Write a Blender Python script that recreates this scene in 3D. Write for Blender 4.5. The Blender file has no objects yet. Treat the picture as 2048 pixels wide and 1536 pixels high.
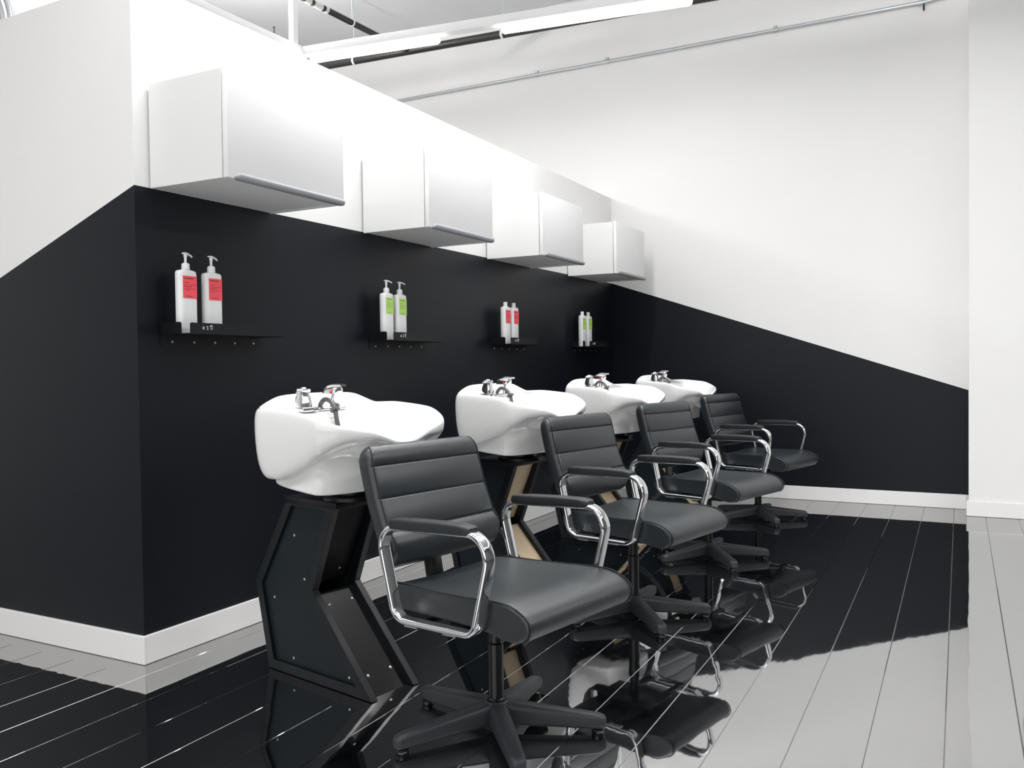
import bpy, bmesh, math
from mathutils import Vector, Matrix, Euler

C = bpy.context.scene.collection
S = bpy.context.scene
PI = math.pi

# ------------------------------------------------------------------ camera
def cam_axes(yaw, pitch, roll):
    cy, sy, cp, sp = math.cos(yaw), math.sin(yaw), math.cos(pitch), math.sin(pitch)
    d = Vector((cy*cp, sy*cp, sp)); r = Vector((sy, -cy, 0)); u = r.cross(d)
    cr, sr = math.cos(roll), math.sin(roll)
    return cr*r + sr*u, -sr*r + cr*u, d
cr_, cu_, cd_ = cam_axes(0.482726712, -0.0232102762, -0.012616234)
camd = bpy.data.cameras.new('camera'); cam = bpy.data.objects.new('camera', camd); C.objects.link(cam)
camd.sensor_fit = 'HORIZONTAL'; camd.sensor_width = 36.0
camd.lens = 1711.19172 / 2048 * 36.0; camd.clip_start = 0.05; camd.clip_end = 100
M = Matrix.Identity(4)
for i in range(3):
    M[i][0], M[i][1], M[i][2] = cr_[i], cu_[i], -cd_[i]
M[0][3], M[1][3], M[2][3] = -2.02411590, -2.52066707, 1.03
cam.matrix_world = M
S.camera = cam

# ------------------------------------------------------------------ world, view, room lamps and added fill
w = bpy.data.worlds.new('World'); S.world = w; w.use_nodes = True
w.node_tree.nodes['Background'].inputs[0].default_value = (1, 1, 1, 1)
w.node_tree.nodes['Background'].inputs[1].default_value = 0.02
S.view_settings.view_transform = 'Standard'; S.view_settings.look = 'None'
S.view_settings.exposure = 0.1; S.view_settings.gamma = 1.0
S.view_settings.use_curve_mapping = False
S.cycles.max_bounces = 8; S.cycles.diffuse_bounces = 5; S.cycles.glossy_bounces = 5
S.cycles.use_denoising = True
S.cycles.sample_clamp_indirect = 6.0

def strip_lamp(name, p0, p1, watts, width=0.06, col=(1, 0.997, 0.995), up=False, spread=180):
    """unseen overhead strip parallel to the floor, for assumed tube runs and added fill"""
    l = bpy.data.lights.new(name, 'AREA'); l.shape = 'RECTANGLE'
    a, b = Vector(p0), Vector(p1); d = (b-a)
    l.size = d.length; l.size_y = width; l.energy = watts; l.color = col; l.spread = math.radians(spread)
    o = bpy.data.objects.new(name, l); C.objects.link(o)
    x = d.normalized(); z = Vector((0, 0, -1 if up else 1)); y = z.cross(x)
    m = Matrix.Identity(4)
    for i in range(3): m[i][0], m[i][1], m[i][2], m[i][3] = x[i], y[i], z[i], ((a+b)/2)[i]
    o.matrix_world = m
    return o
for p0_, p1_, dn_, up_ in (((-0.8, -0.50, 3.25), (2.8, -0.60, 3.25), 62, 0), ((3.05, -1.2, 3.25), (3.3, -5.0, 3.25), 11, 0),
                           ((-1.2, -5.0, 3.25), (3.0, -5.0, 3.25), 88, 0), ((-2.5, -5.2, 3.25), (-2.5, 2.5, 3.25), 102, 30), ((0.6, 1.9, 3.25), (2.6, 1.9, 3.25), 104, 104), ((-0.4, -1.9, 3.25), (3.2, -2.1, 3.25), 20, 90)):  # last run is added fill above the chairs, for brighter seat tops
    if dn_: strip_lamp('tube_and_fill_lamp', p0_, p1_, dn_, spread=110 if p0_[1] == -1.9 else 180, width=0.7 if p0_[1] > 0 else 0.06)
    if up_: strip_lamp('ceiling_fill_lamp', p0_, p1_, up_, up=True)  # upward strips added to brighten the ceiling
# added soft fill from behind the camera; no window is modelled there
l = bpy.data.lights.new('camera_side_fill', 'AREA'); l.shape = 'RECTANGLE'; l.size = 6.0; l.size_y = 2.4; l.energy = 80; l.color = (1, 0.985, 0.97)
o = bpy.data.objects.new('camera_side_fill', l); C.objects.link(o); o.location = (-5.45, -1.8, 1.6); o.rotation_euler = (0, -PI/2, 0)
o.rotation_euler = Vector((-1, 0, 0)).to_track_quat('Z', 'Y').to_euler()

# ------------------------------------------------------------------ materials
def mat(name, col, rough=0.5, metal=0.0, ior=1.5, spec=0.5, coat=0.0, emit=None, estr=0.0, noise=0.0, nscale=30.0, bump=0.0, bscale=200.0):
    m = bpy.data.materials.new(name); m.use_nodes = True
    nt = m.node_tree; b = nt.nodes['Principled BSDF']
    b.inputs['Base Color'].default_value = (*col, 1); b.inputs['Roughness'].default_value = rough
    b.inputs['Metallic'].default_value = metal; b.inputs['IOR'].default_value = ior
    b.inputs['Specular IOR Level'].default_value = spec
    b.inputs['Coat Weight'].default_value = coat
    if emit:
        b.inputs['Emission Color'].default_value = (*emit, 1); b.inputs['Emission Strength'].default_value = estr
    tc = nt.nodes.new('ShaderNodeTexCoord')
    if noise:
        n = nt.nodes.new('ShaderNodeTexNoise'); n.inputs['Scale'].default_value = nscale; n.inputs['Detail'].default_value = 4
        nt.links.new(tc.outputs['Object'], n.inputs['Vector'])
        mx = nt.nodes.new('ShaderNodeMix'); mx.data_type = 'RGBA'
        mx.inputs[6].default_value = (*[c*(1-noise) for c in col], 1); mx.inputs[7].default_value = (*[min(1, c*(1+noise)) for c in col], 1)
        nt.links.new(n.outputs['Fac'], mx.inputs[0]); nt.links.new(mx.outputs[2], b.inputs['Base Color'])
    if bump:
        n2 = nt.nodes.new('ShaderNodeTexNoise'); n2.inputs['Scale'].default_value = bscale; n2.inputs['Detail'].default_value = 3
        nt.links.new(tc.outputs['Object'], n2.inputs['Vector'])
        bp_ = nt.nodes.new('ShaderNodeBump'); bp_.inputs['Strength'].default_value = bump; bp_.inputs['Distance'].default_value = 0.001
        nt.links.new(n2.outputs['Fac'], bp_.inputs['Height']); nt.links.new(bp_.outputs['Normal'], b.inputs['Normal'])
    return m

WHITE = (0.80, 0.795, 0.785)
INK = (0.0034, 0.0052, 0.0090)
def painted_wall(name, axis, slope, z0):
    """white wall with a near-black lower field; the border is z = z0 + slope * (x or y)"""
    m = mat(name, WHITE, 0.55, bump=0.25, bscale=160)
    nt = m.node_tree; b = nt.nodes['Principled BSDF']
    g = nt.nodes.new('ShaderNodeTexCoord'); sx = nt.nodes.new('ShaderNodeSeparateXYZ')
    nt.links.new(g.outputs['Object'], sx.inputs[0])
    mul = nt.nodes.new('ShaderNodeMath'); mul.operation = 'MULTIPLY_ADD'
    nt.links.new(sx.outputs[axis], mul.inputs[0]); mul.inputs[1].default_value = slope; mul.inputs[2].default_value = z0
    gt = nt.nodes.new('ShaderNodeMath'); gt.operation = 'GREATER_THAN'
    nt.links.new(sx.outputs['Z'], gt.inputs[0]); nt.links.new(mul.outputs[0], gt.inputs[1])
    mx = nt.nodes.new('ShaderNodeMix'); mx.data_type = 'RGBA'
    mx.inputs[6].default_value = (*INK, 1); mx.inputs[7].default_value = (*WHITE, 1)
    nt.links.new(gt.outputs[0], mx.inputs[0]); nt.links.new(mx.outputs[2], b.inputs['Base Color'])
    sp = nt.nodes.new('ShaderNodeMix'); sp.inputs[2].default_value = 0.26; sp.inputs[3].default_value = 0.4
    nt.links.new(gt.outputs[0], sp.inputs[0]); nt.links.new(sp.outputs[0], b.inputs['Specular IOR Level'])
    r = nt.nodes.new('ShaderNodeMix'); r.inputs[2].default_value = 0.40; r.inputs[3].default_value = 0.6
    nt.links.new(gt.outputs[0], r.inputs[0]); nt.links.new(r.outputs[0], b.inputs['Roughness'])
    return m

M_white = mat('white_paint', WHITE, 0.6, bump=0.2, bscale=160)
M_grey = mat('unseen_wall_dark', (0.08, 0.082, 0.085), 0.7)  # unseen walls darkened to weaken their reflection in the black surfaces
M_trim = mat('trim_paint', (0.80, 0.79, 0.775), 0.4)
M_ceil = mat('ceiling_paint', (0.60, 0.605, 0.615), 0.8, noise=0.05, nscale=1.5)
M_cab = mat('cabinet_foil', (0.80, 0.80, 0.80), 0.35)
M_cabside = mat('cabinet_side_foil', (0.74, 0.745, 0.735), 0.38)
M_handle = mat('handle_grey', (0.27, 0.275, 0.29), 0.42, 0.0)
M_black = mat('black_leather', (0.0125, 0.0170, 0.0205), 0.34, spec=0.75, noise=0.12, nscale=14, bump=0.5, bscale=420)
M_seam = mat('black_thread', (0.006, 0.007, 0.008), 0.7)
M_pad = mat('armrest_rubber', (0.012, 0.013, 0.015), 0.5, bump=0.6, bscale=500)
M_chrome = mat('chrome', (0.86, 0.87, 0.88), 0.06, 1.0)
M_tap = mat('tap_chrome', (0.93, 0.935, 0.94), 0.16, 1.0)
M_steel = mat('galvanised_steel', (0.52, 0.54, 0.55), 0.35, 0.8)
M_plastic = mat('black_nylon', (0.022, 0.025, 0.030), 0.48, bump=0.4, bscale=350)
M_metal_black = mat('black_steel', (0.005, 0.0055, 0.007), 0.25)
M_ped = mat('pedestal_black', (0.003, 0.0035, 0.0045), 0.5, spec=0.12)
M_pedpanel = mat('pedestal_panel', (0.0105, 0.0160, 0.0205), 0.4, spec=0.18)
M_pededge = mat('pedestal_edge', (0.0045, 0.0055, 0.008), 0.36, spec=0.36)
M_gloss = mat('gloss_black_panel', (0.006, 0.0065, 0.007), 0.08)
M_wood = mat('bare_plywood', (0.60, 0.47, 0.31), 0.6, noise=0.12, nscale=26)
M_screw = mat('screw_zinc', (0.75, 0.75, 0.74), 0.3, 0.9)
M_ceramic = mat('white_ceramic', (0.82, 0.82, 0.815), 0.07, coat=0.3)
M_hose = mat('dark_hose', (0.09, 0.09, 0.09), 0.35, 0.4)
M_drain = mat('grey_drain_hose', (0.045, 0.047, 0.052), 0.5)
M_red = mat('red_dot', (0.75, 0.03, 0.06), 0.4)
M_shelf = mat('shelf_black', (0.006, 0.007, 0.009), 0.42, spec=0.25)
M_bottle = mat('bottle_white', (0.84, 0.845, 0.85), 0.35)
M_lred = mat('red_label', (0.92, 0.085, 0.115), 0.5)
M_lgreen = mat('green_label', (0.47, 0.74, 0.17), 0.5)
M_tred = mat('label_ink_red', (0.28, 0.02, 0.03), 0.6)
M_tgreen = mat('label_ink_green', (0.20, 0.36, 0.06), 0.6)
M_tube = mat('lit_tube', (0.9, 0.9, 0.9), 0.5, emit=(1, 0.99, 0.975), estr=14.0)
M_house = mat('lamp_housing', (0.80, 0.80, 0.80), 0.45)
M_pipe = mat('black_pipe', (0.020, 0.018, 0.017), 0.32)
M_tape = mat('white_pipe_tape', (0.6, 0.6, 0.58), 0.5)
M_sticker = mat('white_marks', (0.8, 0.8, 0.8), 0.6)

def floor_mat():
    m = bpy.data.materials.new('gloss_black_planks'); m.use_nodes = True
    nt = m.node_tree; b = nt.nodes['Principled BSDF']
    b.inputs['Base Color'].default_value = (0.0035, 0.004, 0.005, 1)
    b.inputs['IOR'].default_value = 7.0
    tc = nt.nodes.new('ShaderNodeTexCoord')
    mp = nt.nodes.new('ShaderNodeMapping'); mp.inputs['Scale'].default_value = (0.9, 5.0, 1)
    nt.links.new(tc.outputs['Object'], mp.inputs[0])
    n = nt.nodes.new('ShaderNodeTexNoise'); n.inputs['Scale'].default_value = 2.2; n.inputs['Detail'].default_value = 2
    nt.links.new(mp.outputs[0], n.inputs['Vector'])
    n1 = nt.nodes.new('ShaderNodeTexNoise'); n1.inputs['Scale'].default_value = 90; n1.inputs['Detail'].default_value = 2
    nt.links.new(mp.outputs[0], n1.inputs['Vector'])
    ad = nt.nodes.new('ShaderNodeMath'); ad.operation = 'MULTIPLY_ADD'; ad.inputs[1].default_value = 0.0
    nt.links.new(n1.outputs['Fac'], ad.inputs[0]); nt.links.new(n.outputs['Fac'], ad.inputs[2])
    bp_ = nt.nodes.new('ShaderNodeBump'); bp_.inputs['Strength'].default_value = 0.5; bp_.inputs['Distance'].default_value = 0.0010
    nt.links.new(ad.outputs[0], bp_.inputs['Height']); nt.links.new(bp_.outputs['Normal'], b.inputs['Normal'])
    # scuffs: faint dusty smears that are a little rougher
    n2 = nt.nodes.new('ShaderNodeTexNoise'); n2.inputs['Scale'].default_value = 3.5; n2.inputs['Detail'].default_value = 8; n2.inputs['Roughness'].default_value = 0.7
    nt.links.new(tc.outputs['Object'], n2.inputs['Vector'])
    rp = nt.nodes.new('ShaderNodeMapRange'); rp.inputs[1].default_value = 0.58; rp.inputs[2].default_value = 0.8
    rp.inputs[3].default_value = 0.025; rp.inputs[4].default_value = 0.10
    nt.links.new(n2.outputs['Fac'], rp.inputs[0]); nt.links.new(rp.outputs[0], b.inputs['Roughness'])
    return m
M_floor = floor_mat()

# ------------------------------------------------------------------ mesh helpers
def box(bm, x0, x1, y0, y1, z0, z1, bevel=0.0, seg=2):
    r = bmesh.ops.create_cube(bm, size=1.0)
    vs = r['verts']
    for v in vs:
        v.co = Vector(((x0+x1)/2 + v.co.x*(x1-x0), (y0+y1)/2 + v.co.y*(y1-y0), (z0+z1)/2 + v.co.z*(z1-z0)))
    if bevel:
        es = set(e for v in vs for e in v.link_edges)
        bmesh.ops.bevel(bm, geom=list(es), offset=bevel, segments=seg, profile=0.5, affect='EDGES')
def loft(bm, rings, cap0=True, cap1=True, closed=False):
    rs = [[bm.verts.new(p) for p in ring] for ring in rings]
    n = len(rs[0]); k = len(rs)
    for i in range(k if closed else k-1):
        a, b = rs[i], rs[(i+1) % k]
        for j in range(n):
            bm.faces.new((a[j], a[(j+1) % n], b[(j+1) % n], b[j]))
    if not closed:
        if cap0: bm.faces.new(list(reversed(rs[0])))
        if cap1: bm.faces.new(rs[-1])
    return rs
def lathe(bm, prof, n=24, cx=0, cy=0):
    rings = [[(cx + r*math.cos(2*PI*j/n), cy + r*math.sin(2*PI*j/n), z) for j in range(n)] for r, z in prof]
    loft(bm, rings)
def frame_at(pts, i, closed):
    n = len(pts)
    if closed: t = pts[(i+1) % n] - pts[i-1]
    else: t = pts[min(i+1, n-1)] - pts[max(i-1, 0)]
    return t.normalized()
def sweep(bm, pts, sec, side=None, closed=False):
    """sweep section sec [(a, b)] along pts; a runs along the fixed 'side' vector, b across it"""
    pts = [Vector(p) for p in pts]; rings = []
    s_prev = Vector(side) if side else None
    for i, p in enumerate(pts):
        t = frame_at(pts, i, closed)
        if side: s = Vector(side); s = (s - t*s.dot(t)).normalized()
        else:
            if s_prev is None: s_prev = t.orthogonal()
            s = (s_prev - t*s_prev.dot(t)).normalized(); s_prev = s
        b = t.cross(s)
        rings.append([p + s*q[0] + b*q[1] for q in sec])
    loft(bm, rings, closed=closed)
def circ(r, n=12): return [(r*math.cos(2*PI*j/n), r*math.sin(2*PI*j/n)) for j in range(n)]
def rrect(a, b, r, n=4):
    out = []
    for cx, cy, a0 in ((a-r, b-r, 0), (-a+r, b-r, 90), (-a+r, -b+r, 180), (a-r, -b+r, 270)):
        for k in range(n+1):
            t = math.radians(a0 + 90*k/n); out.append((cx + r*math.cos(t), cy + r*math.sin(t)))
    return out
def round_path(pts, rad, n=8, closed=True):
    """polygon with rounded corners (pts 3-D, rad per corner)"""
    pts = [Vector(p) for p in pts]; out = []; k = len(pts)
    for i in range(k):
        p = pts[i]
        if not closed and i in (0, k-1): out.append(p); continue
        a = (pts[i-1]-p).normalized(); b = (pts[(i+1) % k]-p).normalized(); r = rad[i]
        ang = a.angle(b); d = r/math.tan(ang/2); c = p + (a+b).normalized()*(r/math.sin(ang/2))
        s, e = p+a*d, p+b*d
        v0, v1 = s-c, e-c; om = v0.angle(v1)
        for q in range(n+1):
            t = q/n; out.append(c + (v0*math.sin((1-t)*om) + v1*math.sin(t*om))/math.sin(om))
    return out
def smooth_path(pts, n=8):
    pts = [Vector(p) for p in pts]; out = []
    P = [pts[0]*2-pts[1]] + pts + [pts[-1]*2-pts[-2]]
    for i in range(1, len(P)-2):
        for k in range(n):
            t = k/n; a, b, c, d = P[i-1], P[i], P[i+1], P[i+2]
            out.append(0.5*((2*b) + (c-a)*t + (2*a-5*b+4*c-d)*t*t + (3*b-a-3*c+d)*t**3))
    out.append(pts[-1]); return out
def prism(bm, poly, axis_vec, th):
    """poly (3-D points, planar) pushed along axis_vec*th"""
    d = Vector(axis_vec)*th
    loft(bm, [[Vector(p) for p in poly], [Vector(p)+d for p in poly]])
def obj(name, bm, m, parent=None, smooth=True, angle=40, loc=None):
    bmesh.ops.recalc_face_normals(bm, faces=bm.faces)
    me = bpy.data.meshes.new(name); bm.to_mesh(me); bm.free()
    me.materials.append(m)
    if smooth:
        for p in me.polygons: p.use_smooth = True
        me.set_sharp_from_angle(angle=math.radians(angle))
    o = bpy.data.objects.new(name, me); C.objects.link(o)
    if parent: o.parent = parent
    if loc: o.location = loc
    return o
def B(): return bmesh.new()
def tag(o, label, cat, group=None):
    o['label'] = label; o['category'] = cat
    if group: o['group'] = group
def empty(name, loc, rotz, label, cat, group=None):
    o = bpy.data.objects.new(name, None); C.objects.link(o); o.empty_display_size = 0.1
    o.location = loc; o.rotation_euler = (0, 0, rotz); tag(o, label, cat, group); return o
def struct(name, bm, m, smooth=False):
    o = obj(name, bm, m, smooth=smooth); o['kind'] = 'structure'; return o
def copy_tree(o, parent=None):
    c = o.copy(); C.objects.link(c)
    if parent: c.parent = parent
    for ch in list(o.children): copy_tree(ch, c)
    return c

# ------------------------------------------------------------------ setting
XB = 4.568            # far wall
ZP = 2.37             # partition height
ZC = 4.03             # ceiling
X0, Y0, Y1 = -5.6, -6.6, 3.9
PT = 0.12
# floor: planks along x with small V grooves
bm = B()
g, gd = 0.0011, 0.0024
ys = []
y = -2.483 - 0.1835*23
while y < Y1:
    ys.append(y); y += 0.1835
prof = [(Y0, 0)]
for y in ys:
    if Y0 < y-g and y+g < Y1: prof += [(y-g*1.8, 0), (y-g, -gd*0.35), (y, -gd), (y+g, -gd*0.35), (y+g*1.8, 0)]
prof.append((Y1, 0))
a = [bm.verts.new((X0, p[0], p[1])) for p in prof]; b = [bm.verts.new((XB+0.12, p[0], p[1])) for p in prof]
for i in range(len(prof)-1): bm.faces.new((a[i], a[i+1], b[i+1], b[i]))
a2 = [bm.verts.new((X0, p, -0.12)) for p in (Y0, Y1)]; b2 = [bm.verts.new((XB+0.12, p, -0.12)) for p in (Y0, Y1)]
bm.faces.new((a2[0], b2[0], b2[1], a2[1]))
bm.faces.new((a[0], b[0], b2[0], a2[0])); bm.faces.new((a[-1], a2[1], b2[1], b[-1]))
struct('floor', bm, M_floor)
bm = B(); box(bm, X0, XB+0.12, Y0, Y1, ZC, ZC+0.1); struct('ceiling', bm, M_ceil)
bm = B(); box(bm, XB, XB+0.12, -2.70, Y1, 0, ZC); struct('wall_back', bm, painted_wall('back_wall_paint', 'Y', 0.336, 1.678))
bm = B(); box(bm, XB, XB+0.12, Y0, -2.70, 0, ZC); struct('wall_end', bm, M_white)
bm = B(); box(bm, 0, PT, 0, Y1, 0, ZP); struct('wall_left', bm, painted_wall('left_wall_paint', 'Y', -0.358, 1.664))
bm = B(); box(bm, PT, XB, 0, PT, 0, ZP); struct('wall_center', bm, painted_wall('basin_wall_paint', 'X', 0.003, 1.664))
bm = B(); box(bm, X0, XB+0.12, Y0-0.12, Y0, 0, ZC); struct('wall_right', bm, M_grey)
bm = B(); box(bm, X0-0.12, X0, Y0, Y1, 0, ZC); struct('wall_front', bm, M_grey)
bm = B(); box(bm, X0, XB+0.12, Y1, Y1+0.12, 0, ZC); struct('wall_rear', bm, M_white)
# pilaster on the far wall
bm = B(); box(bm, 4.30, XB, -2.885, -2.57, 0, ZC); struct('wall_pier', bm, M_white)
# ledge-like bulkhead line at the very top of the pier
# baseboards
def bboard(bm, x0, x1, y0, y1, z=0.1):
    box(bm, x0, x1, y0, y1, 0.001, z, 0.003, 2)
bm = B(); bboard(bm, -0.014, 0, -0.014, Y1); struct('baseboard_left', bm, M_trim)
bm = B(); bboard(bm, 0, XB, -0.014, 0); struct('baseboard_center', bm, M_trim)
bm = B(); bboard(bm, XB-0.014, XB, -2.57, -0.014); struct('baseboard_back', bm, M_trim)
bm = B(); bboard(bm, 4.286, 4.30, -2.899, -2.556); bboard(bm, 4.30, XB-0.014, -2.57, -2.556); struct('baseboard_pier', bm, M_trim)
bm = B(); bboard(bm, XB-0.014, XB, Y0, -2.885); struct('baseboard_right', bm, M_trim)

# ------------------------------------------------------------------ wall cabinets
CABZ = 1.661
def make_cabinet():
    t = empty('wall_cabinet', (0.06, 0, CABZ), 0, 'white wall cabinet nearest the outer corner, above the red-labelled pump bottles', 'cabinet', 'white cabinets along the basin wall')
    bm = B()
    W_, D_, H_ = 0.60, 0.355, 0.362
    th = 0.016
    box(bm, 0, th, -D_, -0.008, 0, H_, 0.001, 1)
    box(bm, W_-th, W_, -D_, -0.008, 0, H_, 0.001, 1)
    box(bm, th, W_-th, -D_, -0.008, 0.004, th+0.004)
    box(bm, th, W_-th, -D_, -0.008, H_-th, H_)
    box(bm, th, W_-th, -0.02, -0.008, th, H_-th)
    obj('body', bm, M_cabside, t)
    bm = B(); box(bm, 0.03, W_-0.03, -0.008, 0, H_-0.10, H_-0.03); obj('hanging_rail', bm, M_steel, t)
    bm = B(); box(bm, 0.0, W_, -0.380, -0.3585, 0.0, H_+0.002, 0.0015, 2)
    d = obj('door', bm, M_cab, t)
    # handle: a rolled lip along the lower edge of the door
    bm = B()
    prof = [(-0.380, 0.020)]
    for k in range(9):
        q = math.radians(100 + 160*k/8); prof.append((-0.386 + 0.010*math.cos(q), 0.008 + 0.012*math.sin(q)))
    prof += [(-0.386, -0.004), (-0.370, -0.004), (-0.370, 0.0), (-0.380, 0.0)]
    loft(bm, [[(x, p[0]*1.0 if s else (p[0]+0.380)*0.25-0.380, p[1] if s else p[1]*0.3) for p in prof] for x, s in ((0.028, 0), (0.045, 1), (0.588, 1), (0.594, 0))])
    obj('handle', bm, M_handle, d)
    return t
cab0 = make_cabinet()
cab_lab = ['white wall cabinet second from the near wall corner, above the green-labelled pump bottles',
           'white wall cabinet third from the near corner, above the two capped bottles with red labels',
           'smallest and farthest white wall cabinet, beside the sloping paint line of the back wall']
for i, x in enumerate((1.268, 2.468, 3.665)):
    c = copy_tree(cab0); c.location.x = x; c['label'] = cab_lab[i]

# ------------------------------------------------------------------ shelves
SZ = 1.153
def make_shelf():
    t = empty('wall_shelf', (0.094, 0, SZ), 0, 'black steel wall shelf nearest the wall corner, holding two red-labelled pump bottles', 'shelf', 'black steel shelves on the basin wall')
    L, D, k = 0.50, 0.14, 0.003
    bm = B(); box(bm, 0, L, -D, -k, -k, 0); obj('shelf_plate', bm, M_shelf, t)
    bm = B()
    def lip_poly(a, b, h, r, ra, rb):
        p = [(a, 0.0), (b, 0.0)]
        if rb: p += [(b-r+r*math.cos(q), h-r+r*math.sin(q)) for q in (math.radians(90*i/6) for i in range(7))]
        else: p += [(b, h)]
        if ra: p += [(a+r-r*math.sin(q), h-r+r*math.cos(q)) for q in (math.radians(90*i/6) for i in range(7))]
        else: p += [(a, h)]
        return p
    prism(bm, [(x, -D, z) for x, z in lip_poly(0.012, 0.355, 0.037, 0.007, 1, 1)], (0, 1, 0), k)
    lip = obj('front_lip', bm, M_shelf, t, angle=30)
    bm = B(); prism(bm, [(0, -y_, z) for y_, z in lip_poly(0.002, 0.106, 0.040, 0.008, 0, 1)], (1, 0, 0), k); obj('end_lip', bm, M_shelf, t, angle=30)
    bm = B(); prism(bm, [(x, -k, -z) for x, z in lip_poly(0, L, 0.042, 0.007, 1, 1)], (0, 1, 0), k); fl = obj('wall_flange', bm, M_shelf, t, angle=30)
    for sx in (0.05, 0.15, 0.25, 0.35, 0.45):
        bm = B(); lathe(bm, [(0.0048, 0), (0.0045, 0.0015), (0.003, 0.0025), (0.0005, 0.0027)], 12)
        s = obj('screw', bm, M_screw, fl); s.location = (sx, -k, -0.027); s.rotation_euler = (PI/2, 0, 0)
    # little white marks printed on the lip
    def mark(boxes):
        bm = B()
        for a, z, w_, h_ in boxes: box(bm, a, a+w_, -D-0.0006, -D, z, z+h_)
        obj('printed_mark', bm, M_sticker, lip, smooth=False)
    mark(((0.066, 0.014, 0.007, 0.0018), (0.064, 0.018, 0.011, 0.0018), (0.067, 0.0225, 0.007, 0.0018), (0.0685, 0.014, 0.0018, 0.010)))
    mark(((0.099, 0.024, 0.003, 0.003),)); mark(((0.103, 0.027, 0.008, 0.003), (0.103, 0.013, 0.0013, 0.0145), (0.1097, 0.013, 0.0013, 0.0145)))
    cu = bpy.data.curves.new('letter', 'FONT'); cu.body = 'S'; cu.size = 0.019; cu.extrude = 0.0003
    tmp = bpy.data.objects.new('letter', cu); C.objects.link(tmp)
    bpy.context.view_layer.update()
    me = bpy.data.meshes.new_from_object(tmp.evaluated_get(bpy.context.evaluated_depsgraph_get()))
    bpy.data.objects.remove(tmp); me.materials.clear(); me.materials.append(M_sticker)
    o = bpy.data.objects.new('printed_letter', me); C.objects.link(o); o.parent = lip
    o.location = (0.0835, -D-0.0004, 0.0135); o.rotation_euler = (PI/2, 0, 0)
    return t
sh0 = make_shelf()
sh_lab = ['black steel wall shelf under the second cabinet, holding two green-labelled pump bottles',
          'black steel wall shelf holding two capped bottles with red labels',
          'farthest black steel wall shelf, holding two capped bottles with green labels']
for i, x in enumerate((1.306, 2.503, 3.735)):
    s = copy_tree(sh0); s.location.x = x; s['label'] = sh_lab[i]

# ------------------------------------------------------------------ bottles
def make_bottle(pump, colour, loc, rz, label):
    t = empty('pump_bottle' if pump else 'shampoo_bottle', loc, rz, label, 'bottle')
    bm = B()
    a, b = 0.041, 0.018
    rings = []
    for z, s, r in ((0, 0.94, .008), (0.004, 1, .010), (0.10, 1, .010), (0.208, 1, .010), (0.218, 0.985, .010), (0.223, 0.90, .009), (0.2265, 0.62, .009), (0.228, 0.36, .006)):
        aa = a*s; bb = b*(s if s > 0.6 else 0.62)
        rings.append([(p[0], p[1], z) for p in rrect(aa, bb, min(r*1.6, bb*0.98), 5)])
    loft(bm, rings); body = obj('body', bm, M_bottle, t, angle=50)
    m1, m2 = (M_lred, M_tred) if colour == 'red' else (M_lgreen, M_tgreen)
    bm = B(); box(bm, -0.029, 0.033, -b-0.0006, -b+0.002, 0.125, 0.205); lab = obj('label', bm, m1, body, smooth=False)
    lab['label'] = colour + ' paper label with small dark print'
    # no room for a fourth level: the print is a sibling of the label
    bm = B()
    for z, x0, x1, h in ((0.194, -0.023, 0.016, 0.0045), (0.180, -0.023, -0.001, 0.0022), (0.173, -0.023, 0.028, 0.0016), (0.166, -0.023, 0.010, 0.0022), (0.159, -0.021, 0.026, 0.0014), (0.154, -0.021, 0.000, 0.0014), (0.132, -0.016, 0.012, 0.0024)):
        x = x0; k = 0
        while x < x1:
            w_ = (0.0036, 0.0022, 0.0052, 0.0030)[k % 4]; box(bm, x, min(x+w_, x1), -b-0.0010, -b-0.0004, z, z+h); x += w_+0.0011; k += 1
    obj('label_print', bm, m2, body, smooth=False)
    if pump:
        bm = B(); lathe(bm, [(0.0135, 0.227), (0.0145, 0.229), (0.0140, 0.246), (0.0125, 0.250), (0.0080, 0.2525)], 20); cap = obj('collar', bm, M_bottle, t)
        bm = B()
        lathe(bm, [(0.0046, 0.250), (0.0046, 0.268), (0.0062, 0.277), (0.0068, 0.283)], 16)
        rings = []
        for x, z, hw, hh in ((-0.011, 0.2865, 0.006, 0.0022), (-0.006, 0.2865, 0.0075, 0.0030), (0.004, 0.286, 0.0075, 0.0030), (0.014, 0.2835, 0.0055, 0.0030), (0.026, 0.2785, 0.0040, 0.0032), (0.029, 0.2760, 0.0034, 0.0030)):
            rings.append([(x, p[0], z+p[1]) for p in rrect(hw, hh, hh*0.8, 3)])
        loft(bm, rings); obj('pump_head', bm, M_bottle, t)
    else:
        bm = B(); lathe(bm, [(0.0125, 0.227), (0.0130, 0.229), (0.0122, 0.252), (0.0112, 0.2545), (0.004, 0.255)], 20); obj('screw_cap', bm, M_bottle, t)
    return t
BL = [(1, 'red', 0.150, 0, 'white pump bottle with red label, left one of the pair on the nearest shelf'),
      (1, 'red', 0.268, 0, 'white pump bottle with red label, right one of the pair on the nearest shelf'),
      (1, 'green', 1.356, -35, 'white pump bottle with green label, left one of the pair on the second shelf'),
      (1, 'green', 1.466, -35, 'white pump bottle with green label, right one of the pair on the second shelf'),
      (0, 'red', 2.574, 0, 'white capped bottle with red label, left one of the pair on the third shelf'),
      (0, 'red', 2.682, 0, 'white capped bottle with red label, right one of the pair on the third shelf'),
      (0, 'green', 3.766, 0, 'small distant white capped bottle with green label, left one on the last shelf'),
      (0, 'green', 3.878, 0, 'small distant white capped bottle with green label, right one on the last shelf')]
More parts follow.
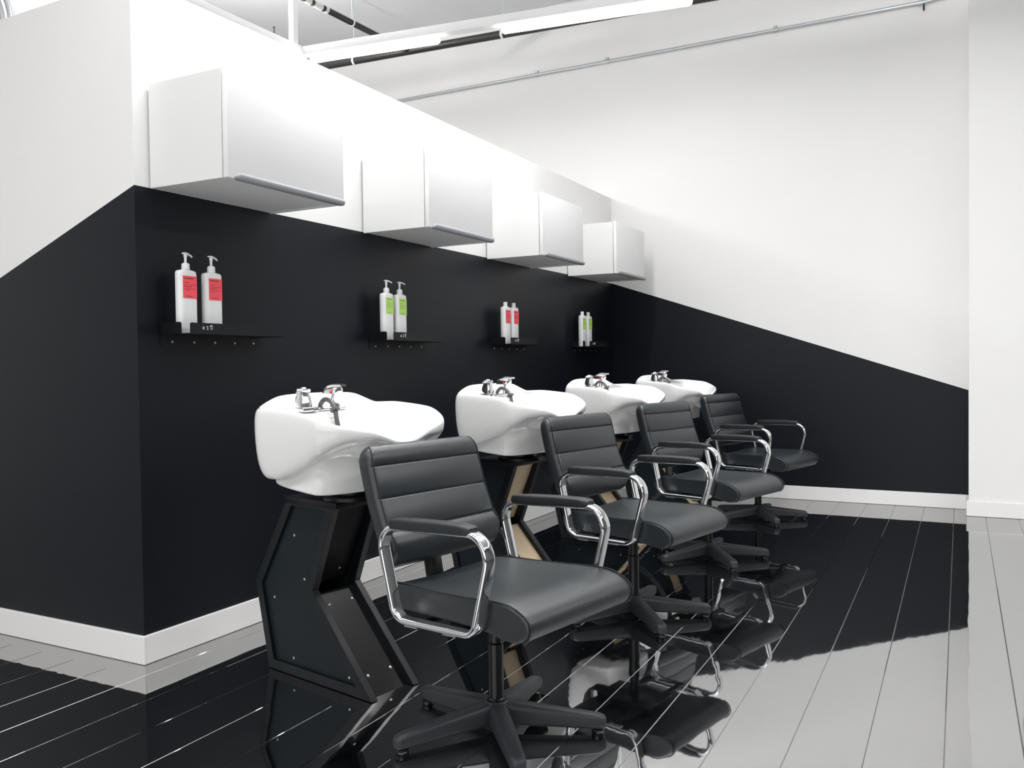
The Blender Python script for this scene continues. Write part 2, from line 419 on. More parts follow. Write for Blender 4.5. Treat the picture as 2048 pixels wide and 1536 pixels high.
for p, c, x, hd, lab in BL:
    o = make_bottle(p, c, (x, -0.072, SZ), 0, lab)
    o['group'] = ('white pump bottles with %s labels' if p else 'white capped bottles with %s labels') % c
    if p and hd:
        for ch in o.children:
            if ch.name.startswith('pump_head'): ch.rotation_euler.z = math.radians(hd)

# ------------------------------------------------------------------ basin units
YAW = math.radians(11)
def lerp(tab, v):
    if v <= tab[0][0]: return tab[0][1]
    for (a, x), (b, y) in zip(tab, tab[1:]):
        if v <= b: return x + (y-x)*(v-a)/(b-a)
    return tab[-1][1]
def sst(a, b, x):
    t = max(0, min(1, (x-a)/(b-a))); return t*t*(3-2*t)
VC = 0.40
def outline(n, hw, vr, vf, ef=2.25, er=9.0):
    pts = []
    for j in range(n):
        t = 2*PI*(j+0.5)/n; c, s = math.cos(t), math.sin(t)
        e = ef if s > 0 else er; bb = (vf-VC) if s > 0 else (VC-vr)
        u = hw*math.copysign(abs(c)**(2/e), c); v = VC + bb*math.copysign(abs(s)**(2/e), s)
        pts.append((u, v))
    return pts
RIM = [(0.18, 0.905), (0.30, 0.909), (0.38, 0.905), (0.45, 0.890), (0.52, 0.866), (0.58, 0.846), (0.63, 0.835)]
def rim_z(u, v):
    z = lerp(RIM, v)
    z += 0.062*max(0, 1-(u/0.255)**2)*(1-sst(0.18, 0.30, v))
    z -= 0.047*math.exp(-(u/0.098)**2)*sst(0.44, 0.58, v)
    return z
def make_basin():
    t = empty('shampoo_basin', (0.250, -0.442, 0), -YAW, 'white ceramic shampoo basin nearest the camera, on the black side-panelled pedestal', 'basin', 'white ceramic basins in a row along the black wall')
    n = 56; bm = B(); rings = []
    FE = 2.7
    full = outline(n, 0.276, 0.154, 0.596, FE)
    rz = [rim_z(u, v) for u, v in full]
    def ring(o, zf): rings.append([(u, -v, zf(i, u, v)) for i, (u, v) in enumerate(o)])
    base_z = lambda v: 0.641 + 0.13*max(0, 0.36-v)
    o1 = outline(n, 0.212, 0.180, 0.470, 2.1, 8)
    ring(outline(n, 0.170, 0.220, 0.440, 2.1, 8), lambda i, u, v: base_z(v)-0.004)
    ring(outline(n, 0.206, 0.184, 0.466, 2.1, 8), lambda i, u, v: base_z(v))
    ring(o1, lambda i, u, v: base_z(v)+0.004)
    ring(o1, lambda i, u, v: base_z(v)+0.013)
    H = [(0.178, 0.224), (0.30, 0.222), (0.36, 0.206), (0.42, 0.165), (0.48, 0.112), (0.55, 0.052), (0.62, 0.024)]
    zw = [max(lerp(RIM, full[i][1]) - lerp(H, full[i][1]), base_z(full[i][1])+0.020) for i in range(n)]
    zw = [min(zw[i], rz[i]-0.018) for i in range(n)]
    o1 = outline(n, 0.208, 0.183, 0.466, 2.1, 8); o2 = outline(n, 0.244, 0.187, 0.573, FE)
    for f, fz in ((0.06, 0.25), (0.20, 0.55), (0.50, 0.82), (0.88, 0.96)):
        ring([(a[0]*(1-f)+b[0]*f, a[1]*(1-f)+b[1]*f) for a, b in zip(o1, o2)], lambda i, u, v, fz=fz: base_z(o1[i][1])+0.013+fz*(zw[i]-base_z(o1[i][1])-0.013))
    ring(outline(n, 0.253, 0.177, 0.584, FE), lambda i, u, v: zw[i]+0.004)
    ring(outline(n, 0.268, 0.161, 0.592, FE), lambda i, u, v: zw[i]+0.22*(rz[i]-zw[i]))
    ring(outline(n, 0.274, 0.156, 0.594, FE), lambda i, u, v: zw[i]+0.75*(rz[i]-zw[i]))
    ring(outline(n, 0.270, 0.160, 0.591, FE), lambda i, u, v: rz[i])
    ring(outline(n, 0.251, 0.179, 0.576, FE), lambda i, u, v: rz[i]-0.001)
    rear = [1-sst(0.20, 0.34, v) for u, v in full]
    ring(outline(n, 0.237, 0.203, 0.564, FE), lambda i, u, v: (rz[i]-0.022)*(1-rear[i]) + 0.894*rear[i])
    ring(outline(n, 0.210, 0.312, 0.560, 2.5), lambda i, u, v: (rz[i]-0.062)*(1-rear[i]) + 0.885*rear[i])
    ring(outline(n, 0.190, 0.335, 0.535), lambda i, u, v: (rz[i]-0.095)*(1-rear[i]) + 0.835*rear[i])
    ring(outline(n, 0.130, 0.360, 0.485), lambda i, u, v: 0.745)
    ring(outline(n, 0.050, 0.375, 0.440, 2, 2), lambda i, u, v: 0.722)
    loft(bm, rings)
    bowl = obj('bowl', bm, M_ceramic, t, angle=180)
    sub = bowl.modifiers.new('s', 'SUBSURF'); sub.levels = 1; sub.render_levels = 2
    bm = B(); lathe(bm, [(0.001, 0.7245), (0.018, 0.7245), (0.021, 0.7265), (0.021, 0.722), (0.001, 0.722)], 18, 0, -0.405); obj('drain', bm, M_chrome, t)
    # swivel plate under the bowl
    bm = B(); lathe(bm, [(0.09, 0.6025), (0.105, 0.6045), (0.105, 0.616), (0.075, 0.622), (0.075, 0.634), (0.001, 0.634)], 28, 0, -0.34); obj('swivel_plate', bm, M_metal_black, t)
    # ---- spray holder with its square foot and cap
    zd = 0.8875
    bm = B(); box(bm, -0.155, -0.093, -0.292, -0.222, zd, zd+0.014, 0.003); 
    rings = []
    for z, hw in ((zd+0.013, 0.021), (zd+0.030, 0.0205), (zd+0.032, 0.0195), (zd+0.046, 0.018), (zd+0.052, 0.0155), (zd+0.060, 0.0165)):
        rings.append([(-0.126+p[0], -0.255+p[1], z) for p in rrect(hw, hw, 0.004, 2)])
    loft(bm, rings); hol = obj('spray_holder', bm, M_tap, t, angle=35)
    bm = B(); lathe(bm, [(0.0165, zd+0.060), (0.023, zd+0.063), (0.024, zd+0.068), (0.022, zd+0.072), (0.012, zd+0.074), (0.008, zd+0.077), (0.001, zd+0.0775)], 8, -0.126, -0.255); obj('holder_cap', bm, M_tap, hol, angle=25)
    # ---- mixer tap with lever
    bm = B(); box(bm, -0.092, 0.032, -0.276, -0.206, zd, zd+0.010, 0.003)
    rings = []
    for z, hu, hv, dv in ((zd+0.009, 0.021, 0.022, 0), (zd+0.030, 0.019, 0.021, 0), (zd+0.050, 0.020, 0.024, 0.004), (zd+0.066, 0.019, 0.026, 0.008), (zd+0.074, 0.014, 0.022, 0.012)):
        rings.append([(0.004+p[0], -(0.236+dv)-p[1], z) for p in rrect(hu*1.1, hv*1.35, 0.012, 4)])
    loft(bm, rings); tap = obj('mixer_tap', bm, M_tap, t, angle=50)
    bm = B(); rings = []
    for v, z, hu, hz in ((0.212, zd+0.068, 0.014, 0.005), (0.240, zd+0.077, 0.018, 0.006), (0.260, zd+0.080, 0.015, 0.006), (0.280, zd+0.080, 0.013, 0.0045), (0.296, zd+0.080, 0.012, 0.004)):
        rings.append([(0.004+p[0], -v, z+p[1]) for p in rrect(hu, hz, hz*0.9, 3)])
    loft(bm, rings); obj('lever', bm, M_tap, tap)
    bm = B(); lathe(bm, [(0.0048, 0), (0.0048, 0.001), (0.001, 0.0013)], 14); d = obj('hot_mark', bm, M_red, tap); d.location = (-0.0187, -0.259, zd+0.058); d.rotation_euler = (0, -PI/2, 0); d['label'] = 'small red dot'
    # ---- spray hose
    bm = B(); P = smooth_path([(-0.052, -0.246, zd+0.008), (-0.054, -0.252, zd+0.022), (-0.052, -0.272, zd+0.036), (-0.052, -0.302, zd+0.028), (-0.056, -0.325, zd+0.004), (-0.060, -0.337, zd-0.026), (-0.060, -0.346, zd-0.058)], 7)
    sweep(bm, P, circ(0.0075, 10)); hose = obj('spray_hose', bm, M_hose, t); hose['label'] = 'dark flexible spray hose'
    bm = B(); lathe(bm, [(0.007, -0.004), (0.0155, -0.004), (0.0165, 0.0), (0.0155, 0.004), (0.007, 0.004)], 18); rg = obj('hose_collar', bm, M_hose, hose); rg.location = (-0.056, -0.325, zd+0.004); rg.rotation_euler = (math.radians(-28), 0, 0)
    return t

PROF = [(0.0, 0.0), (0.518, 0.0), (0.240, 0.297), (0.360, 0.600), (0.118, 0.600), (-0.070, 0.290)]   # (v, z) of the pedestal's side
def inset(poly, d):
    n = len(poly); out = []
    area = sum(poly[i][0]*poly[(i+1) % n][1]-poly[(i+1) % n][0]*poly[i][1] for i in range(n))
    sg = 1 if area > 0 else -1
    for i in range(n):
        p0, p1, p2 = Vector(poly[i-1]), Vector(poly[i]), Vector(poly[(i+1) % n])
        a = (p1-p0).normalized(); b = (p2-p1).normalized()
        na = Vector((-a.y, a.x))*sg; nb = Vector((-b.y, b.x))*sg
        m = (na+nb).normalized(); k = d/max(0.3, m.dot(na)); q = p1+m*k; out.append((q.x, q.y))
    return out
def make_pedestal(front_mat):
    t = empty('basin_pedestal', (0.262, -0.442, 0), -YAW, 'black chevron-shaped basin pedestal nearest the camera, with black front panel and visible screws', 'pedestal', 'chevron pedestals under the basins')
    hu = 0.102; th = 0.026
    ins = inset(PROF, 0.032)
    for s in (-1, 1):
        bm = B()
        u0, u1 = s*hu, s*(hu-th)
        n = len(PROF)
        ao = [bm.verts.new((u0, -v, z+0.002)) for v, z in PROF]; ai = [bm.verts.new((u0, -v, z+0.002)) for v, z in ins]
        bo = [bm.verts.new((u1, -v, z+0.002)) for v, z in PROF]; bi = [bm.verts.new((u1, -v, z+0.002)) for v, z in ins]
        for i in range(n):
            k = (i+1) % n
            bm.faces.new((ao[i], ao[k], ai[k], ai[i])); bm.faces.new((bo[k], bo[i], bi[i], bi[k]))
            bm.faces.new((ao[k], ao[i], bo[i], bo[k])); bm.faces.new((ai[i], ai[k], bi[k], bi[i]))
        fr = obj('side_frame', bm, M_pededge, t, smooth=False)
        md = fr.modifiers.new('b', 'BEVEL'); md.width = 0.0015; md.segments = 2
        bm = B(); prism(bm, [(s*(hu-0.012), -v, z+0.002) for v, z in ins], (-s, 0, 0), 0.010)
        pn = obj('side_panel', bm, M_pedpanel, t, smooth=False)
        for v, z in ((0.30, 0.535), (0.135, 0.47), (0.02, 0.245), (0.12, 0.055), (0.40, 0.050), (0.185, 0.33)):
            bm = B(); lathe(bm, [(0.0045, 0), (0.0045, 0.001), (0.003, 0.002), (0.0005, 0.0022)], 12)
            sc = obj('screw', bm, M_screw, pn); sc.location = (s*(hu-0.012), -v, z); sc.rotation_euler = (0, s*PI/2, 0)
    iw = hu-th
    def slab(name, a, b, off, thk, m, screws=()):
        """panel between two profile points, pushed inwards"""
        A, Bv = Vector(a), Vector(b); d = (Bv-A).normalized(); nrm = Vector((d.y, -d.x))
        cen = Vector((0.2, 0.3))
        if (cen-(A+Bv)/2).dot(nrm) < 0: nrm = -nrm
        bm = B(); q = [A+nrm*off, Bv+nrm*off, Bv+nrm*(off+thk), A+nrm*(off+thk)]
        prism(bm, [(-iw, -p.x, min(p.y, 0.577)+0.002) for p in q], (1, 0, 0), 2*iw)
        o = obj(name, bm, m, t, smooth=False)
        for f, u in screws:
            bm = B(); lathe(bm, [(0.0055, 0), (0.0052, 0.0015), (0.003, 0.0028), (0.0005, 0.003)], 12)
            sc = obj('screw', bm, M_screw, o); p = A+(Bv-A)*f+nrm*off; sc.location = (u, -p.x, p.y+0.002)
            out = Vector((0, nrm.x, -nrm.y)); sc.rotation_euler = out.to_track_quat('Z', 'Y').to_euler()
        return o
    # front: lower leg of the chevron, then the upper leg
    lo = slab('lower_front_panel', PROF[1], PROF[2], 0.022, 0.012, front_mat, ((0.22, -0.048), (0.22, 0.048), (0.88, -0.048), (0.88, 0.048)))
    up = slab('upper_front_panel', PROF[2], PROF[3], 0.040, 0.012, front_mat if front_mat is M_wood else M_ped, ((0.12, 0.03), (0.85, 0.05), (0.82, -0.05)))
    slab('back_panel', PROF[4], PROF[5], 0.020, 0.012, M_ped); slab('lower_back_panel', PROF[5], PROF[0], 0.020, 0.012, M_ped)
    bm = B(); box(bm, -hu-0.006, hu+0.006, -0.372, -0.108, 0.580, 0.601, 0.002); obj('top_plate', bm, M_pededge, t)
    return t
# basins
bas0 = make_basin(); basins = [bas0]
bas_lab = ['white ceramic shampoo basin second from the near corner, behind the second black chair',
           'white ceramic shampoo basin third from the near corner, behind the third black chair',
           'smallest, farthest white ceramic shampoo basin, in front of the corner of the two black walls']
UNIT = [(0.262, -0.442), (1.440, -0.448), (2.608, -0.448), (3.806, -0.436)]
for i in range(3):
    c = copy_tree(bas0); c.location = (*UNIT[i+1], 0); c['label'] = bas_lab[i]; basins.append(c)
ped0 = make_pedestal(M_gloss)
ped1 = make_pedestal(M_wood)
def drain_hose(t):
    bm = B(); P = smooth_path([(0.120, -0.36, 0.658), (0.17, -0.44, 0.640), (0.205, -0.52, 0.605), (0.215, -0.555, 0.555), (0.215, -0.565, 0.480), (0.215, -0.560, 0.40), (0.21, -0.50, 0.27), (0.205, -0.34, 0.16), (0.20, -0.16, 0.20), (0.19, -0.02, 0.30)], 8)
    sweep(bm, P, circ(0.013, 10)); dh = obj('drain_hose', bm, M_drain, t); dh['label'] = 'dark grey drain hose with pale clamp'
    bm = B(); lathe(bm, [(0.013, -0.012), (0.0175, -0.012), (0.0175, 0.012), (0.013, 0.012)], 16); cl = obj('hose_clamp', bm, M_house, dh); cl.location = (0.215, -0.565, 0.47)
PU = [(1.485, -0.45), (2.665, -0.45), (3.850, -0.45)]
ped1.location = (*PU[0], 0); ped1['label'] = 'chevron-shaped basin pedestal with bare wood front, between the first and second chairs'
for i, lab in ((1, 'chevron-shaped basin pedestal with bare wood front, behind the third chair'), (2, 'farthest chevron-shaped basin pedestal, hidden mostly behind the last chairs')):
    c = copy_tree(ped1); c.location = (*PU[i], 0); c['label'] = lab

drain_hose(basins[2])

# ------------------------------------------------------------------ salon chairs
PIV = 0.35
def make_chair():
    t = empty('salon_chair', (0.07, -1.36, 0), -math.radians(11.9), 'black leather salon chair nearest the camera, with chrome armrests and star base', 'chair', 'black salon chairs in a row before the basins')
    def up(name, bm, m, par=None, **k):
        """part of the tilting upper half: its origin sits on the tilt pivot"""
        bmesh.ops.translate(bm, verts=bm.verts, vec=(0, 0, -PIV))
        o = obj(name, bm, m, par or t, **k)
        if par is None: o.location = (0, 0, PIV)
        return o
    # ---- seat: side profile (v, z) swept across the width with rounded flanks
    prof = [(-0.205, 0.400), (-0.200, 0.428), (-0.180, 0.440), (-0.10, 0.440), (0.0, 0.437), (0.10, 0.438), (0.19, 0.440), (0.245, 0.436), (0.285, 0.420),
            (0.308, 0.400), (0.312, 0.382), (0.304, 0.360), (0.285, 0.347), (0.258, 0.343), (0.225, 0.346), (0.195, 0.354), (0.160, 0.362), (0.05, 0.367), (-0.10, 0.367), (-0.185, 0.369), (-0.200, 0.380)]
    cz, cv = 0.395, 0.05
    bm = B(); rings = []
    def wid(v, f): return f*(0.212 + 0.020*sst(-0.2, 0.15, v))
    for f, sh in ((-1.0, 0.84), (-1.0, 0.93), (-0.985, 0.975), (-0.95, 1.0), (-0.75, 1.0), (-0.4, 1.0), (0, 1.0), (0.4, 1.0), (0.75, 1.0), (0.95, 1.0), (0.985, 0.975), (1.0, 0.93), (1.0, 0.84)):
        r = []
        for v, z in prof:
            dip = 0.010*(1-min(1, abs(f))**2)*sst(0.41, 0.44, z)*(1-sst(0.12, 0.28, v))   # the top sags a little in the middle
            r.append((wid(v, f), -(cv+(v-cv)*(1-(1-sh)*0.35)), cz+(z-cz)*sh - dip))
        rings.append(r)
    loft(bm, rings); seat = up('seat', bm, M_black, angle=60)
    sm = seat.modifiers.new('s', 'SUBSURF'); sm.levels = 1; sm.render_levels = 1
    for s in (-1, 1):
        bm = B(); P = [(s*(abs(wid(v, 0.984))), -(cv+(v-cv)*0.995), cz+(z-cz)*0.97+0.0005) for v, z in prof[1:13]]
        sweep(bm, smooth_path(P, 4), circ(0.0022, 6)); up('seat_seam', bm, M_seam, seat)
    # ---- backrest
    Ht = 0.345
    Bt, Bb = Vector((0, 0.250, 0.822)), Vector((0, 0.140, 0.492))     # local y = -v: front face centre line top and bottom
    axis = (Bt-Bb); L = axis.length; ax = axis.normalized(); nrm = Vector((0, -ax.z, ax.y))   # towards the sitter
    grooves = (0.275, 0.548, 0.815)
    lev = [0.0, 0.012, 0.035, 0.08, 0.15, 0.20]
    for gq in grooves: lev += [gq-0.020, gq-0.007, gq, gq+0.007, gq+0.020]
    lev += [0.42, 0.68, 0.90, 0.945, 0.97, 0.988, 1.0]
    lev = sorted(lev)
    bm = B(); rings = []
    for q in lev:
        hw = 0.229
        er = 0.035
        dtop = (1-q)*L
        if dtop < er: hw -= er-math.sqrt(max(0, er*er-(er-dtop)**2))*0.98
        dbot = q*L
        if dbot < 0.03: hw -= 0.03-math.sqrt(max(0, 0.03**2-(0.03-dbot)**2))*0.9
        thk = 0.066
        front = 0.010*math.sin(PI*min(1, q/0.275))*(1 if q < 0.275 else 0)      # lumbar roll
        bow = 0.012*math.sin(PI*q)
        back = -thk
        if q < 0.22: front -= 0.052*(1-math.sqrt(max(0, 1-((0.22-q)/0.22)**2)))     # the bottom curls under
        if dtop < 0.045: k = (0.045-dtop)/0.045; front -= 0.033*(1-math.sqrt(max(0, 1-k*k))); back += 0.030*(1-math.sqrt(max(0, 1-k*k)))
        gv = max((math.exp(-((q-gq)/0.0055)**2) for gq in grooves), default=0)
        gw = max((math.exp(-((q-gq)/0.022)**2) for gq in grooves), default=0)
        base = Bb + ax*(q*L) - nrm*bow
        ring = []
        half = (front-back)/2; mid = (front+back)/2
        for a, b_ in rrect(hw, max(half, 0.004), min(0.024, max(half, 0.004)*0.95), 5):
            p = base + Vector((a, 0, 0)) + nrm*(mid+b_)
            if b_ > 0: p -= nrm*(0.0045*gv+0.0025*gw)*(1 if abs(a) < hw-0.012 else 0.3)
            ring.append(p)
        # extra verts on the flat front are not needed: grooves run the full width
        rings.append(ring)
    loft(bm, rings); back = up('backrest', bm, M_black, angle=70)
    for gq in grooves:
        bm = B(); c = Bb + ax*(gq*L) - nrm*(0.012*math.sin(PI*gq)+0.0068)
        sweep(bm, [c+Vector((x*0.205, 0, 0)) for x in (-1, -0.5, 0, 0.5, 1)], circ(0.0020, 6)); up('stitch_line', bm, M_seam, back)
    for s in (-1, 1):
        bm = B(); P = []
        for q in (0.10, 0.2, 0.3, 0.45, 0.6, 0.75, 0.88, 0.95, 0.985):
            dtop = (1-q)*L; hw = 0.229-0.010
            if dtop < 0.045: hw -= 0.012*(1-dtop/0.045)
            fr = 0.010*math.sin(PI*min(1, q/0.275))*(1 if q < 0.275 else 0)
            if q < 0.22: fr -= 0.052*(1-math.sqrt(max(0, 1-((0.22-q)/0.22)**2)))
            if dtop < 0.045: k = (0.045-dtop)/0.045; fr -= 0.033*(1-math.sqrt(max(0, 1-k*k)))
            P.append(Bb + ax*(q*L) - nrm*(0.012*math.sin(PI*q)) + nrm*(fr-0.0035) + Vector((s*hw, 0, 0)))
        sweep(bm, smooth_path(P, 3), circ(0.0021, 6)); up('side_seam', bm, M_seam, back)
    # ---- arm loops and pads
    for s in (-1, 1):
        u = s*0.2555
        bm = B(); P = round_path([(u, 0.180, 0.603), (u, -0.232, 0.608), (u, -0.158, 0.355), (u, 0.122, 0.357)], (0.055, 0.062, 0.040, 0.048), 9)
        sweep(bm, P, rrect(0.0190, 0.0086, 0.0083, 6), side=(1, 0, 0), closed=True); loop = up('arm_loop', bm, M_chrome, angle=60)
        loop['label'] = 'chrome flat-oval arm loop'
        bm = B(); rings = []
        for v, hw, z0, z1 in ((-0.124, 0.019, 0.603, 0.620), (-0.118, 0.0225, 0.600, 0.626), (-0.05, 0.0235, 0.600, 0.6290), (0.05, 0.0235, 0.602, 0.6305), (0.13, 0.0230, 0.603, 0.6290), (0.157, 0.0220, 0.604, 0.6255), (0.164, 0.018, 0.608, 0.622)):
            rings.append([(u+p[0], -v, (z0+z1)/2+p[1]) for p in rrect(hw, (z1-z0)/2, 0.006, 3)])
        loft(bm, rings); up('arm_pad', bm, M_pad, angle=50)
    # ---- frame under the seat
    bm = B(); box(bm, -0.252, 0.252, -0.090, -0.060, 0.336, 0.3485, 0.002); box(bm, -0.252, 0.252, 0.050, 0.080, 0.336, 0.3485, 0.002)
    box(bm, -0.085, 0.085, -0.13, 0.13, 0.318, 0.3670, 0.006); up('seat_frame', bm, M_metal_black)
    for s in (-1, 1):
        for v in (-0.065, 0.075):
            bm = B(); box(bm, s*0.2555-0.012, s*0.2555+0.012, -v-0.022, -v+0.022, 0.3440, 0.3480, 0.001); up('clamp_plate', bm, M_steel)
    bm = B(); P = round_path([(0, 0.10, 0.338), (0, 0.262, 0.338), (0, 0.262, 0.640)], (0, 0.05, 0), 8, closed=False)
    P = [Vector((0, 0.10, 0.338)), Vector((0, 0.17, 0.338)), Vector((0, 0.205, 0.345)), Vector((0, 0.226, 0.375)), Vector((0, 0.236, 0.43)), Vector((0, 0.2465, 0.50)), Vector((0, 0.262, 0.60))]
    sweep(bm, P, rrect(0.034, 0.004, 0.002, 2), side=(1, 0, 0)); up('back_bracket', bm, M_metal_black)
    # ---- column and star base
    bm = B(); lathe(bm, [(0.001, 0.060), (0.026, 0.060), (0.026, 0.090), (0.0225, 0.094), (0.0225, 0.245), (0.0190, 0.250), (0.0190, 0.322), (0.001, 0.322)], 24); obj('column', bm, M_metal_black, t, angle=30)
    bm = B(); lathe(bm, [(0.001, 0.024), (0.036, 0.024), (0.041, 0.040), (0.040, 0.078), (0.033, 0.086), (0.001, 0.086)], 30); obj('base_hub', bm, M_plastic, t, angle=35)
    for k in range(5):
        bm = B(); rings = []
        for x, hw, z0, z1 in ((0.026, 0.027, 0.020, 0.085), (0.06, 0.027, 0.019, 0.081), (0.16, 0.0245, 0.017, 0.069), (0.27, 0.0215, 0.014, 0.056), (0.292, 0.0205, 0.014, 0.053), (0.304, 0.017, 0.015, 0.047), (0.308, 0.012, 0.018, 0.040)):
            rings.append([(x, p[0], (z0+z1)/2+p[1]) for p in rrect(hw, (z1-z0)/2, hw*0.62, 4)])
        loft(bm, rings); lg = obj('base_leg', bm, M_plastic, t, angle=55); lg.rotation_euler.z = math.radians(72*k)
        bm = B(); lathe(bm, [(0.001, 0.0005), (0.0155, 0.0005), (0.0175, 0.003), (0.0175, 0.013), (0.012, 0.016), (0.010, 0.024)], 16, 0.285, 0); obj('glide', bm, M_metal_black, lg)
    return t
UPPER = ('seat', 'backrest', 'arm_loop', 'arm_pad', 'seat_frame', 'clamp_plate', 'back_bracket')
def pose_chair(t, x, y, yaw, tilt, star):
    t.location = (x, y, 0); t.rotation_euler.z = -math.radians(yaw)
    k = 0
    for ch in t.children:
        nm = ch.name.split('.')[0]
        if nm in UPPER: ch.rotation_euler.x = -math.radians(tilt)
        if nm == 'base_leg': ch.rotation_euler.z = math.radians(star + yaw + 72*k); k += 1
ch0 = make_chair()
chair_pose = [(0.07, -1.36, 11.9, 1.95, -68.4), (1.270, -1.342, 12.4, 0.3, -68), (2.413, -1.349, 16.2, 0.2, -69), (3.680, -1.345, 14.8, 0.15, -74)]
chair_lab = [None, 'black leather salon chair second from the camera, before the bare-wood-fronted pedestal',
             'black leather salon chair third from the camera, its footrest-free star base beside the back baseboard',
             'smallest, farthest black leather salon chair, against the black part of the back wall']
chair_lab[2] = 'black leather salon chair third from the camera, between the second and the farthest chair'
chairs = [ch0] + [copy_tree(ch0) for _ in range(3)]
for i, c in enumerate(chairs):
    pose_chair(c, *chair_pose[i])
    if i: c['label'] = chair_lab[i]

# ------------------------------------------------------------------ lamps, pipes and conduits under the ceiling
def bar(bm, p0, p1, w_, h_, up=(0, 0, 1)):
    a, b = Vector(p0), Vector(p1); d = (b-a).normalized(); s = d.cross(Vector(up)).normalized()
    sec = rrect(w_/2, h_/2, min(w_, h_)*0.08, 2)
    sweep(bm, [a, b], sec, side=tuple(s))
ZL = 3.30
c0 = Vector((2.749, 1.638, ZL)); c1 = Vector((3.048, -0.55, ZL)); dY = (c1-c0).normalized(); dX = (Vector((1.805, 1.660, ZL))-c0).normalized()
t = empty('lamp_frame', (c0.x, c0.y, ZL), 0, 'white hanging light frame of two rails meeting above the basin wall, with lit tubes', 'light fixture')
def lobj(name, bm, m, par=None):
    bmesh.ops.translate(bm, verts=bm.verts, vec=-c0)
    return obj(name, bm, m, par or t, angle=35)
bm = B(); bar(bm, c0-Vector((0, 0, 0.03)) - dY*0.03, c0-Vector((0, 0, 0.03)) + dY*3.6, 0.075, 0.06); r1 = lobj('rail', bm, M_house)
bm = B(); bar(bm, c0-Vector((0, 0, 0.045)), c0-Vector((0, 0, 0.045)) + dX*4.0, 0.075, 0.09); lobj('rail', bm, M_house)
for s0, s1 in ((0.075, 1.075), (1.52, 2.75)):
    bm = B(); p0 = c0 + dY*s0 - Vector((0, 0, 0.084)); p1 = c0 + dY*s1 - Vector((0, 0, 0.084))
    n = 10; P = [p0, p0+dY*0.004, p0+dY*0.02] + [p0+(p1-p0)*q for q in (0.2, 0.5, 0.8)] + [p1-dY*0.02, p1-dY*0.004, p1]
    R_ = [0.011, 0.022, 0.031, 0.031, 0.031, 0.031, 0.031, 0.022, 0.011]
    s = dY.cross(Vector((0, 0, 1))).normalized(); u_ = Vector((0, 0, 1))
    loft(bm, [[p + s*(r*math.cos(2*PI*j/14)) + u_*(r*math.sin(2*PI*j/14)) for j in range(14)] for p, r in zip(P, R_)])
    tb = lobj('tube', bm, M_tube); tb['label'] = 'lit white tube'
h = Vector((2.671, 1.640, ZL))
bm = B(); box(bm, h.x-0.030, h.x+0.020, h.y-0.020, h.y+0.020, ZL-0.005, ZC); lobj('hanger_post', bm, M_house)
bm = B(); lathe(bm, [(0.004, ZL-0.003), (0.004, ZL+0.055), (0.009, ZL+0.056), (0.009, ZL+0.061), (0.001, ZL+0.062)], 10, 2.476, 1.645); lobj('bolt', bm, M_pipe)
q = c0 + dY*1.53
bm = B(); lathe(bm, [(0.003, ZL-0.005), (0.003, ZC)], 8, q.x, q.y); lobj('hanger_rod', bm, M_steel)
q = c0 + dY*3.2
bm = B(); lathe(bm, [(0.003, ZL-0.005), (0.003, ZC)], 8, q.x, q.y); lobj('hanger_rod', bm, M_steel)

# sprinkler main behind the lamp frame and its branch towards the near side
zp = 3.50
m0, m1 = Vector((3.560, 2.131, zp)), Vector((3.776, -0.677, zp)); dm = (m1-m0).normalized()
b0, b1 = Vector((2.510, 1.374, zp)), Vector((3.163, 1.347, zp)); db = (b1-b0).normalized()
t = empty('sprinkler_main', m0 + dm*1.0, 0, 'thick dark sprinkler pipe running behind the lit tubes below the ceiling', 'pipe')
org = m0 + dm*1.0
def pobj(name, bm, m):
    bmesh.ops.translate(bm, verts=bm.verts, vec=-org); return obj(name, bm, m, t, angle=35)
bm = B(); sweep(bm, [m0 - dm*0.4, m0 + dm*2.0, m0+dm*5.0], circ(0.030, 18)); pobj('pipe', bm, M_pipe)
for px in (0.31, 1.62, 2.93):
    q = m0+dm*px
    bm = B(); sweep(bm, [q-dm*0.009, q+dm*0.009], circ(0.0335, 20)); pobj('clamp_ring', bm, M_house)
    bm = B(); lathe(bm, [(0.0035, zp+0.030), (0.0035, ZC)], 8, q.x, q.y); pobj('hanger_rod', bm, M_steel)
t = empty('sprinkler_branch', b0, 0, 'dark sprinkler branch pipe with white tape bands above the hanging light frame', 'pipe')
org = b0
end = b1 + db*0.42
bm = B(); sweep(bm, [b0-db*1.2, b0, end], circ(0.022, 16)); pobj('pipe', bm, M_pipe)
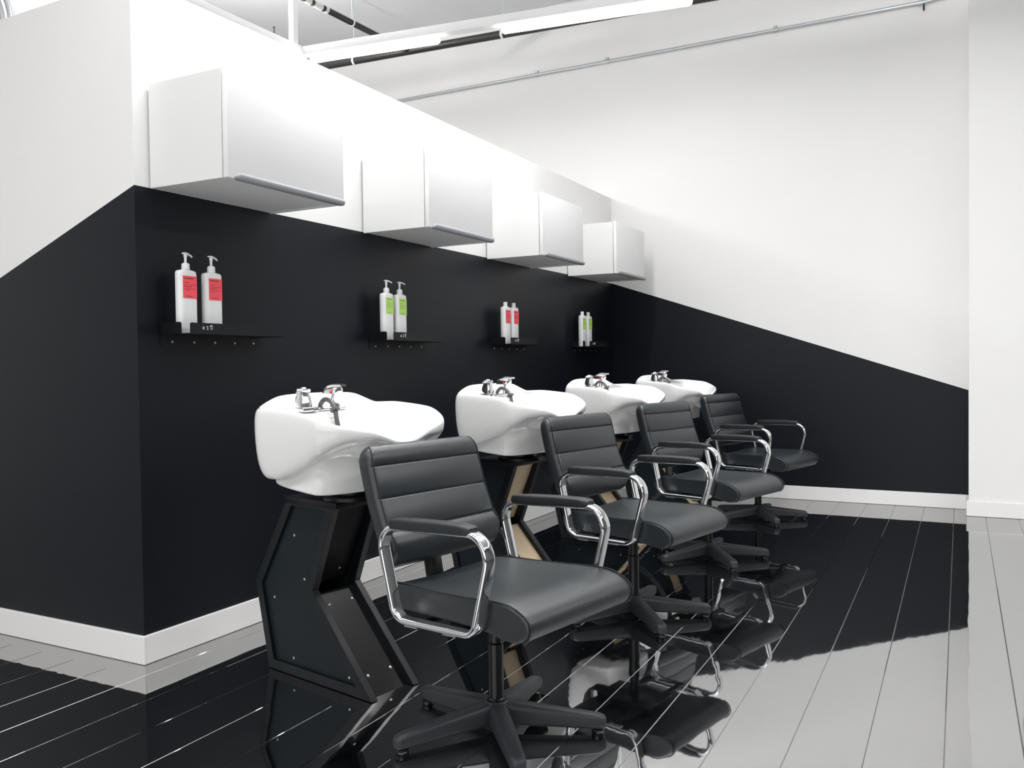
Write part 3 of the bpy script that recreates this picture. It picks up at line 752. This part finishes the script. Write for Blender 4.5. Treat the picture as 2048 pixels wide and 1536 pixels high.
for a, b in ((-0.03, 0.025), (0.055, 0.135), (0.165, 0.195)):
    bm = B(); sweep(bm, [b0+db*a, b0+db*b], circ(0.0235, 18)); pobj('tape_band', bm, M_tape)
q = b0+db*0.455
bm = B(); sweep(bm, [q-db*0.006, q+db*0.006], circ(0.0245, 18)); pobj('clamp_ring', bm, M_house)
bm = B(); lathe(bm, [(0.003, zp+0.020), (0.003, ZC)], 8, q.x, q.y); pobj('hanger_rod', bm, M_steel)

# conduit along the far wall
t = empty('wall_conduit', (XB, 0, 3.475), 0, 'thin grey metal conduit running along the top of the white back wall', 'conduit')
org = Vector((XB, 0, 3.475))
xc = XB-0.017
bm = B(); sweep(bm, [(xc, 3.0, 3.472), (xc, 0, 3.475), (xc, -2.30, 3.476), (xc, -2.42, 3.485), (xc, -2.50, 3.50), (xc, -2.56, 3.52)], circ(0.0125, 12)); pobj('tube', bm, M_steel)
for y in (0.653, 0.02, -1.31, -2.28):
    bm = B(); sweep(bm, [(xc, y-0.018, 3.475), (xc, y+0.018, 3.475)], circ(0.0165, 12)); box(bm, xc-0.006, XB, y-0.012, y+0.012, 3.475, 3.508, 0.001, 1); pobj('strap', bm, M_steel)
bm = B(); lathe(bm, [(0.006, 3.42), (0.006, 3.465)], 8, xc, -2.30); pobj('drop_stub', bm, M_pipe)

# bundle of conduits rising behind the near end wall
for k, (x, y, lab) in enumerate(((0.40, 1.345, 'grey metal riser conduit at the far left, leftmost of the bundle above the end wall'),
                                 (0.43, 1.318, 'grey metal riser conduit at the far left, middle of the bundle above the end wall'),
                                 (0.40, 1.288, 'grey metal riser conduit at the far left, rightmost of the bundle above the end wall'))):
    bm = B(); sweep(bm, smooth_path([(x, y, 0.0), (x, y, 2.2), (x, y, 2.60), (x-0.02, y+0.02, 2.75), (x-0.05, y+0.05, 2.95), (x-0.06, y+0.06, 3.2), (x-0.06, y+0.06, ZC)], 6), circ(0.0135, 12))
    tag(obj('riser_conduit', bm, M_steel), lab, 'conduit', 'conduits behind the end wall')
